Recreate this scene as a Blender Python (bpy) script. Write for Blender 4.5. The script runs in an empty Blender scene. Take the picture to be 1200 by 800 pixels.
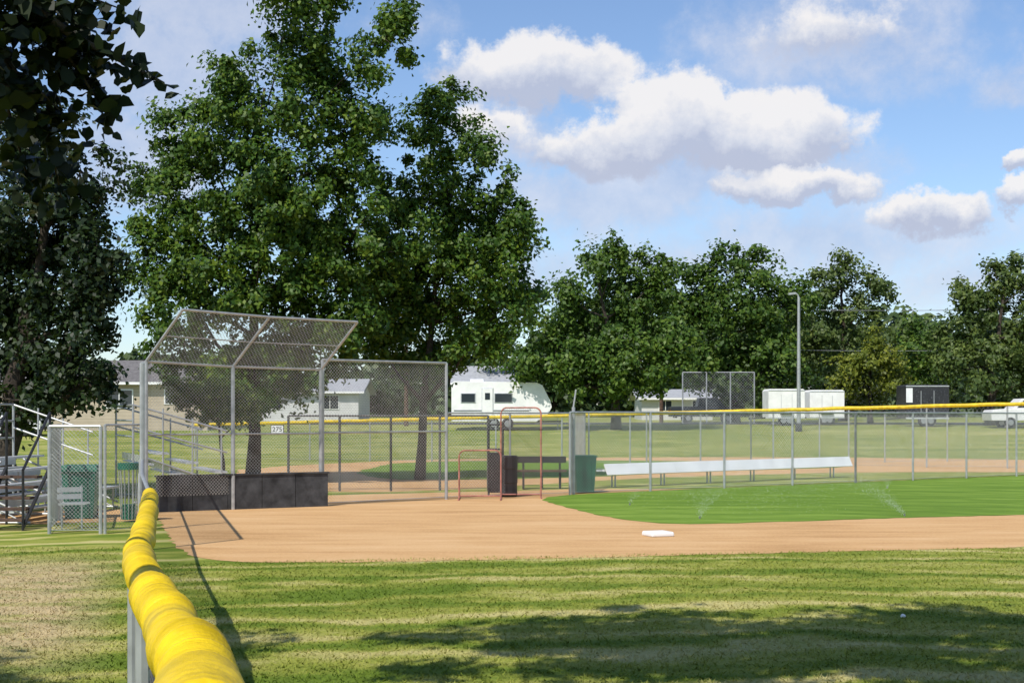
import bpy, math, random
import numpy as np
from mathutils import Vector, Matrix
random.seed(7); rng=np.random.default_rng(7)
F=1667.0; CX=600.0; HY=487.0; CH=1.8
def W(px,py,d): return Vector(((px-CX)/F*d, d, CH+(HY-py)/F*d))
def G(px,py):
    d=CH*F/(py-HY); return Vector(((px-CX)/F*d,d,0))
def X(px,d): return (px-CX)/F*d
def terr(y):
    pts=[(-1e4,0),(62,0),(75,.45),(90,1.15),(140,1.65),(1e5,1.65)]
    for (a,za),(b,zb) in zip(pts,pts[1:]):
        if y<=b: return za+(zb-za)*(y-a)/(b-a)
    return 1.65
sc=bpy.context.scene
col=sc.collection
SUN=Vector((.40,.70,-1))
# ---------------------------------------------------------------- materials
def newmat(name):
    m=bpy.data.materials.new(name); m.use_nodes=True
    nt=m.node_tree; nt.nodes.clear()
    out=nt.nodes.new('ShaderNodeOutputMaterial'); 
    return m,nt,out
def N(nt,t,**k):
    n=nt.nodes.new(t)
    for a,b in k.items(): setattr(n,a,b)
    return n
def lk(nt,a,b): nt.links.new(a,b)
def ramp(nt,fac,stops):
    r=N(nt,'ShaderNodeValToRGB'); e=r.color_ramp.elements
    while len(e)<len(stops): e.new(.5)
    for el,(p,c) in zip(e,stops): el.position=p; el.color=(c[0],c[1],c[2],1)
    lk(nt,fac,r.inputs[0]); return r.outputs[0]
def noise(nt,vec,scale,detail=4,rough=.6,dist=0):
    n=N(nt,'ShaderNodeTexNoise'); n.inputs['Scale'].default_value=scale; n.inputs['Detail'].default_value=detail
    n.inputs['Roughness'].default_value=rough; n.inputs['Distortion'].default_value=dist
    if vec is not None: lk(nt,vec,n.inputs['Vector'])
    return n.outputs['Fac']
def mixc(nt,fac,a,b,mode='MIX'):
    m=N(nt,'ShaderNodeMix',data_type='RGBA',blend_type=mode)
    for s,v in ((0,fac),(6,a),(7,b)):
        if hasattr(v,'is_output') : lk(nt,v,m.inputs[s])
        elif s==0: m.inputs[s].default_value=v
        else: m.inputs[s].default_value=(v[0],v[1],v[2],1)
    return m.outputs[2]
def math_(nt,op,a,b=None,c=None,clamp=False):
    m=N(nt,'ShaderNodeMath',operation=op,use_clamp=clamp)
    for i,v in enumerate((a,b,c)):
        if v is None: continue
        if hasattr(v,'is_output'): lk(nt,v,m.inputs[i])
        else: m.inputs[i].default_value=v
    return m.outputs[0]
def simple(name,colr,rough=.6,metal=0,var=.12,scale=6,bump=0,spec=.4):
    m,nt,out=newmat(name)
    p=N(nt,'ShaderNodeBsdfPrincipled'); p.inputs['Roughness'].default_value=rough; p.inputs['Metallic'].default_value=metal
    p.inputs['Specular IOR Level'].default_value=spec
    g=N(nt,'ShaderNodeNewGeometry').outputs['Position']
    f=noise(nt,g,scale,3)
    a=[c*(1-var*2) for c in colr]; b=[min(1,c*(1+var)) for c in colr]
    lk(nt,ramp(nt,f,[(.3,a),(.65,b)]),p.inputs['Base Color'])
    if bump:
        bp=N(nt,'ShaderNodeBump'); bp.inputs['Strength'].default_value=bump; bp.inputs['Distance'].default_value=.02
        lk(nt,noise(nt,g,scale*5,4),bp.inputs['Height']); lk(nt,bp.outputs[0],p.inputs['Normal'])
    lk(nt,p.outputs[0],out.inputs[0]); return m
def leafmat(name,dark,mid,light,trans=.25,cl=.7):
    m,nt,out=newmat(name)
    geo=N(nt,'ShaderNodeNewGeometry')
    c1=ramp(nt,geo.outputs['Random Per Island'],[(0,dark),(.55,mid),(1,light)])
    f=noise(nt,geo.outputs['Position'],cl,2)
    f2=ramp(nt,f,[(.3,(.62,.70,.70)),(.7,(1.28,1.18,1.0))])
    c=mixc(nt,1.0,c1,f2,'MULTIPLY')
    p=N(nt,'ShaderNodeBsdfPrincipled'); p.inputs['Roughness'].default_value=.5; p.inputs['Specular IOR Level'].default_value=.3
    lk(nt,c,p.inputs['Base Color'])
    t=N(nt,'ShaderNodeBsdfTranslucent'); lk(nt,mixc(nt,.4,c,(.16,.26,.02),'MIX'),t.inputs[0])
    mx=N(nt,'ShaderNodeMixShader'); mx.inputs[0].default_value=trans
    lk(nt,p.outputs[0],mx.inputs[1]); lk(nt,t.outputs[0],mx.inputs[2]); lk(nt,mx.outputs[0],out.inputs[0]); return m

M={}
M['galv']=simple('galvanised_steel',(.44,.45,.45),.45,.5,.1,8)
M['wire']=simple('chain_link_wire',(.50,.51,.51),.5,.3,.1,4)
M['wired']=simple('dark_wire',(.09,.09,.09),.6,.2,.1,4)
M['alu']=simple('aluminium_plank',(.62,.63,.64),.4,.5,.08,3)
M['yellow']=simple('yellow_plastic_cap',(.68,.48,.012),.5,0,.16,7,.25,.25)
M['green']=simple('green_plastic',(.008,.12,.07),.45,0,.15,4)
M['black']=simple('black_plastic',(.02,.02,.022),.5,0,.2,4)
M['bark']=simple('tree_bark',(.055,.043,.032),.9,0,.3,9,.8)
M['wood']=simple('brown_wood',(.10,.06,.04),.8,0,.25,7,.3)
M['grayboard']=simple('dark_board',(.055,.057,.06),.8,0,.35,3,.3)
M['white']=simple('white_paint',(.82,.82,.80),.5,0,.05,2)
M['whitebench']=simple('white_bench_paint',(.80,.81,.82),.45,0,.06,2)
M['red']=simple('faded_red_paint',(.42,.17,.13),.6,0,.25,8)
M['glass']=simple('dark_window',(.03,.04,.05),.12,0,.1,1,0,.6)
M['rubber']=simple('rubber',(.02,.02,.02),.8,0,.1,5)
M['asphalt']=simple('asphalt',(.06,.06,.06),.9,0,.2,3,.4)
M['roof']=simple('roof_shingles',(.16,.15,.145),.9,0,.2,5,.4)
M['roofl']=simple('light_roof',(.36,.37,.38),.8,0,.1,4)
M['net']=simple('netting',(.12,.07,.06),.8,0,.1,4)
M['carw']=simple('car_paint_white',(.75,.75,.75),.3,0,.03,1,0,.6)
M['cars']=simple('car_paint_silver',(.35,.36,.38),.3,.5,.03,1,0,.6)
M['card']=simple('car_paint_dark',(.03,.035,.04),.3,0,.03,1,0,.6)
M['red2']=simple('tail_lamp',(.4,.02,.02),.3,0,.1,3)
M['blackpaint']=simple('black_trailer_paint',(.03,.03,.035),.4,0,.1,1)
def siding(name,c):
    m,nt,out=newmat(name); p=N(nt,'ShaderNodeBsdfPrincipled'); p.inputs['Roughness'].default_value=.7
    pos=N(nt,'ShaderNodeNewGeometry').outputs['Position']
    s=N(nt,'ShaderNodeSeparateXYZ'); lk(nt,pos,s.inputs[0])
    fr=math_(nt,'FRACT',math_(nt,'MULTIPLY',s.outputs[2],5.0))
    cc=ramp(nt,fr,[(0,[v*.55 for v in c]),(.15,c),(1,c)])
    lk(nt,mixc(nt,1,cc,ramp(nt,noise(nt,pos,1.5),[(.3,(.85,.85,.85)),(.7,(1,1,1))]),'MULTIPLY'),p.inputs[0]); lk(nt,p.outputs[0],out.inputs[0]); return m
M['beige']=siding('beige_siding',(.50,.42,.31)); M['whites']=siding('white_siding',(.66,.66,.65))
M['leafA']=leafmat('ash_leaves',(.030,.075,.009),(.055,.125,.013),(.14,.21,.022),.25,.6)
M['leafD']=leafmat('shaded_leaves',(.008,.020,.005),(.014,.032,.008),(.03,.055,.011),.10,.5)  # darkened leaf colours, shade on the foliage is put into the tone
M['leafH']=leafmat('shade_toned_hanging_leaves',(.006,.012,.004),(.009,.018,.005),(.014,.026,.007),.05,.5)  # near-black tones paint in the crown's shade on the hanging branch
M['leafM']=leafmat('elm_leaves',(.035,.08,.011),(.065,.13,.018),(.13,.20,.028),.25,.25)
M['leafC']=leafmat('cottonwood_leaves',(.05,.085,.022),(.08,.125,.032),(.15,.20,.05),.25,.25)
M['leafY']=leafmat('yellow_green_leaves',(.09,.12,.016),(.15,.185,.022),(.23,.25,.03),.25,.3)
M['leafF']=leafmat('far_leaves',(.035,.062,.022),(.055,.09,.030),(.09,.13,.042),.15,.1)
def lawn(name,green,yellow,dry,stripe=.5,foot=False,bias=.6):
    m,nt,out=newmat(name); p=N(nt,'ShaderNodeBsdfPrincipled'); p.inputs['Roughness'].default_value=.85; p.inputs['Specular IOR Level'].default_value=.12
    pos=N(nt,'ShaderNodeNewGeometry').outputs['Position']
    s=N(nt,'ShaderNodeSeparateXYZ'); lk(nt,pos,s.inputs[0])
    xx=math_(nt,'ADD',s.outputs[0],-1.0)
    x2=math_(nt,'MULTIPLY',math_(nt,'MULTIPLY',xx,xx),.035)
    n0=noise(nt,pos,.28,3)
    u=math_(nt,'ADD',math_(nt,'ADD',s.outputs[1],x2),math_(nt,'MULTIPLY',s.outputs[0],-.12))
    u=math_(nt,'ADD',u,math_(nt,'MULTIPLY',n0,3.4))
    st=math_(nt,'ADD',math_(nt,'SINE',math_(nt,'MULTIPLY',u,5.2)),math_(nt,'MULTIPLY',math_(nt,'SINE',math_(nt,'MULTIPLY',u,9.1)),.6))
    st=math_(nt,'MULTIPLY',st,.5)
    mp=N(nt,'ShaderNodeMapping'); mp.inputs['Scale'].default_value=(.35,1,1); lk(nt,pos,mp.inputs[0])
    n1=noise(nt,mp.outputs[0],.6,5,.65); n2=noise(nt,mp.outputs[0],3.5,5,.7); n3=noise(nt,pos,40,3,.7); nb=noise(nt,mp.outputs[0],.07,3,.6)
    f=math_(nt,'MULTIPLY',st,math_(nt,'MULTIPLY',n1,stripe*2))
    f=math_(nt,'ADD',f,math_(nt,'MULTIPLY',math_(nt,'SUBTRACT',n2,.5),1.2))
    f=math_(nt,'ADD',f,math_(nt,'MULTIPLY',math_(nt,'SUBTRACT',n1,.5),1.8)); f=math_(nt,'ADD',f,math_(nt,'MULTIPLY',math_(nt,'SUBTRACT',n3,.5),.8))
    f=math_(nt,'ADD',f,math_(nt,'MULTIPLY',math_(nt,'SUBTRACT',nb,.5),1.3))
    f=math_(nt,'ADD',f,bias-.12)
    c=ramp(nt,f,[(.1,green),(.55,yellow),(1,dry)])
    if foot:
        a=math_(nt,'MULTIPLY_ADD',math_(nt,'MULTIPLY_ADD',s.outputs[1],.26,s.outputs[0]),-1.6,-.3,True)
        b=math_(nt,'MULTIPLY_ADD',s.outputs[1],.5,-4.7,True); b2=math_(nt,'MULTIPLY_ADD',s.outputs[1],-.45,8.4,True)
        k=math_(nt,'MULTIPLY',a,math_(nt,'MULTIPLY',b,b2))
        k=math_(nt,'MULTIPLY',k,math_(nt,'MULTIPLY_ADD',n2,4.0,-1.1,True))
        k=math_(nt,'MULTIPLY',k,.9)
        c=mixc(nt,k,c,(.50,.39,.22))
    lk(nt,c,p.inputs[0])
    bp=N(nt,'ShaderNodeBump'); bp.inputs['Strength'].default_value=.5; bp.inputs['Distance'].default_value=.02
    lk(nt,n3,bp.inputs['Height']); lk(nt,bp.outputs[0],p.inputs['Normal'])
    lk(nt,p.outputs[0],out.inputs[0]); return m
M['lawn']=lawn('mown_grass',(.12,.18,.020),(.265,.285,.050),(.47,.42,.17),.50,True,.56)
M['infield']=lawn('watered_grass',(.11,.195,.020),(.16,.26,.032),(.23,.33,.055),.34,False,.5)
def dirt(name,a,b,c):
    m,nt,out=newmat(name); p=N(nt,'ShaderNodeBsdfPrincipled'); p.inputs['Roughness'].default_value=.95; p.inputs['Specular IOR Level'].default_value=.1
    pos=N(nt,'ShaderNodeNewGeometry').outputs['Position']
    mp=N(nt,'ShaderNodeMapping'); mp.inputs['Scale'].default_value=(.4,1.8,1); lk(nt,pos,mp.inputs[0])
    f=math_(nt,'ADD',math_(nt,'MULTIPLY',noise(nt,mp.outputs[0],.9,6,.7),.65),math_(nt,'MULTIPLY',noise(nt,pos,22,4,.7),.35))
    f=math_(nt,'ADD',f,math_(nt,'MULTIPLY',noise(nt,pos,.33,3,.5),.22))
    lk(nt,ramp(nt,f,[(.42,a),(.60,b),(.78,c)]),p.inputs[0])
    bp=N(nt,'ShaderNodeBump'); bp.inputs['Strength'].default_value=.6; bp.inputs['Distance'].default_value=.03
    lk(nt,noise(nt,pos,14,5,.7),bp.inputs['Height']); lk(nt,bp.outputs[0],p.inputs['Normal'])
    lk(nt,p.outputs[0],out.inputs[0]); return m
M['dirt']=dirt('infield_dirt',(.40,.225,.095),(.58,.355,.165),(.66,.44,.235))
m,nt,out=newmat('water_droplets'); d_=N(nt,'ShaderNodeBsdfDiffuse'); d_.inputs[0].default_value=(.85,.88,.92,1)
t_=N(nt,'ShaderNodeBsdfTranslucent'); t_.inputs[0].default_value=(.85,.88,.92,1); mx=N(nt,'ShaderNodeMixShader'); lk(nt,d_.outputs[0],mx.inputs[1]); lk(nt,t_.outputs[0],mx.inputs[2]); lk(nt,mx.outputs[0],out.inputs[0]); M['water']=m
# ---------------------------------------------------------------- mesh builder
class MB:
    def __init__(s): s.v=[];s.f=[];s.m=[];s.mats=[]
    def mi(s,k):
        if k not in s.mats: s.mats.append(k)
        return s.mats.index(k)
    def face(s,pts,mat):
        b=len(s.v); s.v+= [tuple(p) for p in pts]; s.f.append(tuple(range(b,b+len(pts)))); s.m.append(s.mi(mat))
    def tube(s,p0,p1,r0,mat,r1=None,n=8,cap=True,ph=0):
        p0=Vector(p0);p1=Vector(p1); r1=r0 if r1 is None else r1
        d=(p1-p0); 
        if d.length<1e-6: return
        d.normalize(); a=d.orthogonal().normalized(); b=d.cross(a); k=len(s.v); mi=s.mi(mat)
        for (p,r) in ((p0,r0),(p1,r1)):
            for i in range(n):
                t=2*math.pi*i/n+ph; s.v.append(tuple(p+a*math.cos(t)*r+b*math.sin(t)*r))
        for i in range(n):
            j=(i+1)%n; s.f.append((k+i,k+j,k+n+j,k+n+i)); s.m.append(mi)
        if cap and n>3:
            s.f.append(tuple(k+i for i in range(n-1,-1,-1))); s.m.append(mi); s.f.append(tuple(k+n+i for i in range(n))); s.m.append(mi)
    def wire(s,p0,p1,r,mat):
        p0=Vector(p0);p1=Vector(p1);d=p1-p0;L=d.length
        if L<1e-4: return
        d.normalize(); a=d.orthogonal().normalized(); b=d.cross(a); mi=s.mi(mat); ns=max(1,int(L/.35)); k=len(s.v)
        o=[a*r,(a*-.5+b*.866)*r,(a*-.5-b*.866)*r]
        for i in range(ns+1):
            p=p0.lerp(p1,i/ns); s.v+=[tuple(p+q) for q in o]
        for i in range(ns):
            q=k+3*i
            for x,y in((0,1),(1,2),(2,0)): s.f.append((q+x,q+y,q+3+y,q+3+x)); s.m.append(mi)
    def path(s,pts,rs,mat,n=8):
        k=len(s.v); mi=s.mi(mat); pts=[Vector(p) for p in pts]
        up=Vector((0.03,0.02,1))
        for i,p in enumerate(pts):
            d=(pts[min(i+1,len(pts)-1)]-pts[max(i-1,0)]).normalized()
            ref=up if abs(d.z)<.9 else Vector((1,0,0))
            a=d.cross(ref).normalized(); b=d.cross(a)
            r=rs[i] if hasattr(rs,'__len__') else rs
            for j in range(n):
                t=2*math.pi*j/n; s.v.append(tuple(p+a*math.cos(t)*r+b*math.sin(t)*r))
        for i in range(len(pts)-1):
            for j in range(n):
                q=(j+1)%n; s.f.append((k+i*n+j,k+i*n+q,k+(i+1)*n+q,k+(i+1)*n+j)); s.m.append(mi)
        e=len(pts)-1
        s.f.append(tuple(k+j for j in range(n-1,-1,-1))); s.m.append(mi); s.f.append(tuple(k+e*n+j for j in range(n))); s.m.append(mi)
    def box(s,c,size,mat,rz=0,rx=0,ry=0,taper=1.0):
        mt=Matrix.Translation(Vector(c))@Matrix.Rotation(rz,4,'Z')@Matrix.Rotation(ry,4,'Y')@Matrix.Rotation(rx,4,'X')
        k=len(s.v); hx,hy,hz=[q/2 for q in size]
        for z in(-1,1):
            f=1.0 if z>0 else taper
            for x,y in((-1,-1),(1,-1),(1,1),(-1,1)): s.v.append(tuple(mt@Vector((x*hx*f,y*hy*f,z*hz))))
        mi=s.mi(mat)
        for f in((3,2,1,0),(4,5,6,7),(0,1,5,4),(1,2,6,5),(2,3,7,6),(3,0,4,7)): s.f.append(tuple(k+i for i in f)); s.m.append(mi)
    def extrude(s,prof,w,mat,T):
        k=len(s.v); n=len(prof); mi=s.mi(mat)
        for y in(-w/2,w/2):
            for x,z in prof: s.v.append(tuple(T@Vector((x,y,z))))
        s.f.append(tuple(k+i for i in range(n))); s.m.append(mi); s.f.append(tuple(k+n+i for i in range(n-1,-1,-1))); s.m.append(mi)
        for i in range(n):
            j=(i+1)%n; s.f.append((k+j,k+i,k+n+i,k+n+j)); s.m.append(mi)
    def wires(s,p0,p1,zb0,zb1,zt0,zt1,pitch,r,mat):
        p0=Vector((p0[0],p0[1],0));p1=Vector((p1[0],p1[1],0)); L=(p1-p0).length; u=(p1-p0)/L
        H=min(zt0-zb0,zt1-zb1)
        def P(a,h):
            t=a/L; zb=zb0+(zb1-zb0)*t; zt=zt0+(zt1-zt0)*t; q=p0+u*a; return Vector((q.x,q.y,zb+(zt-zb)*h/H))
        c=-H
        while c<L:
            a0=max(c,0); a1=min(c+H,L)
            if a1>a0:
                s.wire(P(a0,a0-c),P(a1,a1-c),r,mat)
                s.wire(P(a0,H-(a0-c)),P(a1,H-(a1-c)),r,mat)
            c+=pitch
    def build(s,name,smooth=False,parent=None,bevel=0):
        me=bpy.data.meshes.new(name); me.from_pydata(s.v,[],s.f); 
        for k in s.mats: me.materials.append(M[k])
        me.polygons.foreach_set('material_index',s.m)
        if smooth: me.polygons.foreach_set('use_smooth',[True]*len(s.f))
        me.update(); o=bpy.data.objects.new(name,me); col.objects.link(o)
        if parent: o.parent=parent
        if bevel:
            b=o.modifiers.new('bevel','BEVEL'); b.width=bevel; b.segments=2; b.limit_method='ANGLE'
        return o
def npmesh(name,V,nper,mat,parent=None):
    n=len(V)//nper; me=bpy.data.meshes.new(name)
    me.vertices.add(len(V)); me.vertices.foreach_set('co',V.astype(np.float32).ravel())
    me.loops.add(len(V)); me.loops.foreach_set('vertex_index',np.arange(len(V),dtype=np.int32))
    me.polygons.add(n); me.polygons.foreach_set('loop_start',np.arange(n,dtype=np.int32)*nper)
    try: me.polygons.foreach_set('loop_total',np.full(n,nper,dtype=np.int32))
    except Exception: pass
    me.materials.append(mat); me.update(calc_edges=True); me.validate()
    o=bpy.data.objects.new(name,me); col.objects.link(o)
    if parent: o.parent=parent
    return o
def nrm(a): return a/np.maximum(np.linalg.norm(a,axis=1,keepdims=True),1e-9)
def leafquads(C,Nn,size,aspect=.6):
    n=len(C); Nn=nrm(Nn); R=rng.normal(size=(n,3)); T=nrm(np.cross(Nn,R)); B=np.cross(Nn,T)
    s=(size*rng.uniform(.6,1.25,size=(n,1)))
    V=np.empty((n,4,3)); V[:,0]=C-T*s*.5; V[:,1]=C+B*s*aspect*.5+Nn*s*.12; V[:,2]=C+T*s*.5; V[:,3]=C-B*s*aspect*.5+Nn*s*.12
    return V.reshape(-1,3)
def leafhex(C,Nn,size,aspect=.75):
    n=len(C); Nn=nrm(Nn); R=rng.normal(size=(n,3)); T=nrm(np.cross(Nn,R)); B=np.cross(Nn,T)
    s=(size*rng.uniform(.6,1.25,size=(n,1))); V=np.empty((n,6,3))
    for i,(t,b,u) in enumerate([(-.5,0,0),(-.22,.46,.1),(.15,.40,.1),(.58,0,-.05),(.15,-.40,.1),(-.22,-.46,.1)]): V[:,i]=C+T*s*t+B*s*b*aspect+Nn*s*u
    return V.reshape(-1,3)
# ---------------------------------------------------------------- trees
def tree(name,base,lobes,clump,leaf,per,mat,trunk_r,dens=1.3,topf=.55,fill=.5,trunk=True,asp=.62):
    e=bpy.data.objects.new(name,None); col.objects.link(e)
    base=Vector(base); zc=sum(l[0].z for l in lobes)/len(lobes); zt=max(l[0].z for l in lobes)
    cx=sum(l[0].x for l in lobes)/len(lobes); cy=sum(l[0].y for l in lobes)/len(lobes)
    mb=MB()
    top=Vector((cx,cy,zc+(zt-zc)*topf)); pts=[];rs=[]
    for i in range(9):
        t=i/8; p=base.lerp(top,t); 
        p.x=base.x+(top.x-base.x)*t**1.6; p.y=base.y+(top.y-base.y)*t**1.6
        if i: p+=Vector((random.uniform(-1,1),random.uniform(-1,1),0))*trunk_r*.5
        pts.append(p); rs.append(trunk_r*(1.25 if i==0 else 1.0)*(1-.8*t))
    if trunk: mb.path(pts,rs,'bark',10)
    allc=[]
    for c,r in lobes:
        cand=[(i,p) for i,p in enumerate(pts) if p.z<c.z-.2 and i>0]
        i,p=(cand[-1] if len(cand)<3 else cand[-2]) if cand else (1,pts[1])
        if not trunk: p=Vector((c.x,c.y,terr(c.y)))
        mid=p.lerp(c,.5)+Vector((0,0,-.08*(c-p).length))
        mb.path([p,p.lerp(mid,.5)+Vector((0,0,.02)),mid,mid.lerp(c,.6),c],[rs[i]*.55,rs[i]*.45,rs[i]*.35,rs[i]*.25,rs[i]*.12],'bark',6)
        area=4*math.pi*((r[0]*r[1])**1.6/3+(r[0]*r[2])**1.6/3+(r[1]*r[2])**1.6/3)**(1/1.6)
        n=max(5,int(area/(math.pi*clump**2)*.75*dens))
        d=nrm(rng.normal(size=(n,3))); rad=rng.uniform(0,1,size=(n,1))**fill
        C=np.array(c)+d*rad*np.array(r)*rng.uniform(.82,1.2,size=(n,1))
        allc.append((C,d))
        for j in rng.choice(n,size=min(n,6),replace=False):
            q=Vector(C[j]); mb.path([c,c.lerp(q,.5)+Vector((0,0,-.03*r[2])),q],[rs[i]*.15,rs[i]*.09,rs[i]*.03],'bark',5)
    C=np.concatenate([a for a,_ in allc]); D=np.concatenate([b for _,b in allc]); n=len(C)
    cs=clump*rng.uniform(.45,1.3,size=(n,1))*np.stack([rng.uniform(.7,1.35,n),rng.uniform(.7,1.35,n),rng.uniform(.55,1.2,n)],1); cnt=per
    dd=nrm(rng.normal(size=(n*cnt,3))); rr=rng.uniform(0,1,size=(n*cnt,1))**.55
    stray=rng.uniform(0,1,size=(n*cnt,1))<.12; rr=np.where(stray,rr*1.45,rr)
    Cr=np.repeat(C,cnt,0); L=Cr+dd*rr*np.repeat(cs,cnt,0)
    L[:,2]-=rng.uniform(0,.3,size=len(L))*clump*rr[:,0]
    Nn=dd*.5+np.repeat(D,cnt,0)*.4+np.array([-.12,-.22,.45])+rng.normal(size=L.shape)*.55
    npmesh('foliage',leafquads(L,Nn,leaf,asp),4,M[mat],e)
    mb.build('trunk_and_limbs',True,e)
    return e
def pxl(lobes,d,dep=.9,jit=.5,sc_=1.05):
    o=[]
    for (cx,cy,rx,ry) in lobes:
        dd=d+random.uniform(-1,1)*jit; s=dd/F*sc_
        o.append((W(cx,cy,dd),(rx*s,max(rx,ry)*s*dep,ry*s)))
    return o
A=[(372,55,58,58),(300,125,78,66),(232,160,56,58),(330,215,110,95),(205,240,50,66),(212,330,58,62),(300,345,110,66),(420,140,60,75),(450,45,42,44),(400,290,90,95),(345,-20,75,42),(262,430,56,40),(178,300,26,36),(340,420,60,40),(395,370,60,45),(215,400,45,40),(310,270,90,60),(175,215,22,18),(268,80,26,22),(478,20,22,18),(285,455,44,30),(330,440,40,26)]
tree('ash_tree',(X(296,38),38,0),pxl(A,38,.75,1.2),.46,.15,150,'leafA',.18,1.25)
B=[(512,165,48,58),(556,215,48,64),(530,285,78,84),(585,290,42,62),(505,362,76,52),(455,320,55,75),(565,382,42,34),(522,118,26,30),(475,240,50,55),(608,330,24,40),(440,395,50,32),(535,412,45,26),(500,420,36,22),(590,360,34,36),(612,255,14,20)]
tree('ash_tree',(X(492,40),40,0),pxl(B,40,.75,1.0),.46,.15,150,'leafA',.14,1.25)
Lf=[(40,300,95,120),(85,400,52,62),(95,200,42,45),(10,150,70,55),(-40,300,90,150),(45,440,60,45),(115,300,28,60),(112,350,36,55),(20,400,70,70),(100,445,36,32),(60,240,60,60),(30,470,60,28)]
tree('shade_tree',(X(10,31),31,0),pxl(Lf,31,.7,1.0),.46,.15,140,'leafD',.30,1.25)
T1=[(690,368,66,66),(745,345,44,56),(652,405,46,42),(735,425,62,46),(698,312,26,26),(778,400,34,54),(640,430,38,30),(768,330,24,34),(700,440,50,34),(616,418,18,20),(722,292,12,12),(665,345,22,26)]
tree('elm_tree',(X(722,86),86,terr(86)),pxl(T1,86,.8,1.5),.85,.30,115,'leafM',.3)
T2=[(868,345,50,46),(828,362,46,50),(905,375,44,56),(860,415,66,46),(815,318,20,20),(880,306,34,18),(900,430,52,34),(790,348,34,40),(820,430,44,34),(850,300,16,12),(928,350,20,40),(800,395,36,40)]
tree('elm_tree',(X(862,104),104,terr(104)),pxl(T2,104,.8,1.5),1.0,.36,100,'leafM',.32)
T3=[(972,345,24,34),(1024,326,24,16),(955,385,34,40),(1005,378,36,30),(996,303,16,12),(958,322,14,12),(975,420,52,30),(1036,340,10,18),(935,405,26,46),(985,322,10,12),(1014,350,14,12)]
tree('cottonwood_tree',(X(988,112),112,terr(112)),pxl(T3,112,.8,1.5),.85,.34,85,'leafC',.32,1.05)
T4=[(1018,425,34,30),(1045,440,28,24),(995,440,28,26),(1026,402,14,16),(1010,455,44,18)]
tree('yellow_green_tree',(X(1020,98),98,terr(98)),pxl(T4,98,.8,1.0),.7,.28,95,'leafY',.2,1.3)
T5=[(1150,345,34,34),(1190,332,30,26),(1196,392,52,58),(1122,400,28,40),(1150,430,55,40),(1215,318,20,14),(1128,350,20,18),(1240,370,50,70),(1215,440,50,36),(1165,312,12,8)]
tree('elm_tree',(X(1160,92),92,terr(92)),pxl(T5,92,.8,1.5),.8,.30,110,'leafC',.3,1.2)
T7=[(1075,415,26,30),(1060,400,14,18),(1092,405,16,26),(1080,440,32,24),(1070,380,8,12)]
tree('young_tree',(X(1078,125),125,terr(125)),pxl(T7,125,.8,1.0),.8,.36,85,'leafM',.2,1.2)
T6=[(592,398,14,18),(604,388,12,14),(585,415,20,16)]
tree('small_tree',(X(592,120),120,terr(120)),pxl(T6,120,.8,.5),.8,.3,80,'leafM',.18)
sh=[(235,470,30,22),(290,478,32,24),(262,452,28,22),(215,455,24,20)]
tree('shrub',(X(262,36),36,0),pxl(sh,36,.8,.5),.3,.12,110,'leafA',.06)
lob=[]
px=-160
while px<1380:
    dd=random.uniform(150,172); top=424 if px<560 else (412 if px<640 else (366 if px<1050 else (364 if px>1120 else 368))); top+=random.uniform(-20,16)
    r=random.uniform(24,42); cy=top+r*.9; s=dd/F
    lob.append((W(px,cy,dd),(r*s,r*s*.7,r*.95*s)))
    y_=cy+28
    while y_<488:
        lob.append((W(px+random.uniform(-12,12),y_,dd-4),(r*1.2*s,r*s*.6,30*s))); y_+=30
    px+=random.uniform(20,28)
tree('distant_treeline',(X(700,165),165,1.65),lob,1.7,.95,46,'leafF',.3,1.25,fill=.35,trunk=False,asp=.75)
ov=[(Vector((-1.2,5.1,8.6)),(3.9,2.1,1.4)),(Vector((4.1,4.9,8.9)),(4.0,2.2,1.5)),(Vector((8.5,4.2,8.8)),(3.4,2.2,1.4)),(Vector((1.2,2.2,8.4)),(3.2,2.4,1.3)),(Vector((5.4,1.9,8.6)),(3.6,2.4,1.3)),(Vector((-7.6,3.9,8.2)),(1.6,1.3,1.0)),(Vector((-.4,-.4,8.0)),(2.6,1.8,1.2))]
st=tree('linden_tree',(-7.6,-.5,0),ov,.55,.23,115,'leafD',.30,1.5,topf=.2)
mb=MB(); LC=[];LN=[]
def sprig(pxs,d0,d1,r,dens,leafspread):
    pts=[]
    n=len(pxs)
    for i,(a,b) in enumerate(pxs): pts.append(W(a,b,d0+(d1-d0)*i/(n-1)))
    mb.path(pts,[r*(1-.8*i/(n-1)) for i in range(n)],'bark',6)
    for i in range(n-1):
        L=(pts[i+1]-pts[i]).length
        for k in range(int(L*dens*2.1)):
            p=pts[i].lerp(pts[i+1],random.random())+Vector([random.gauss(0,leafspread*.85) for _ in range(3)])+Vector((0,0,-leafspread*.4))
            LC.append(p); LN.append((random.gauss(0,.6),random.gauss(-.3,.6),random.gauss(.4,.5)))
sprig([(-260,-260),(-120,-120),(-40,-40),(40,10),(90,45),(140,70),(192,98)],5.2,6.2,.035,60,.04)
sprig([(-40,-40),(0,60),(40,120),(60,170),(72,232)],5.6,6.4,.02,100,.075)
sprig([(40,10),(75,60),(110,110),(128,140)],5.8,6.2,.012,70,.045)
sprig([(90,45),(100,90),(118,120)],6.0,6.1,.008,45,.04)
sprig([(0,60),(10,130),(30,200),(36,236)],6.0,6.4,.012,90,.07)
sprig([(-60,-30),(30,-15),(90,-8),(140,10)],5.4,6.0,.014,90,.06)
sprig([(-60,0),(10,35),(60,50),(95,80)],5.5,6.1,.012,120,.08)
sprig([(-40,60),(0,100),(50,110),(80,140)],5.5,6.1,.012,110,.075)
sprig([(-40,20),(20,20),(60,20),(90,30)],5.5,6.1,.012,120,.08)
mb.build('hanging_branch',True,st)
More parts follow.
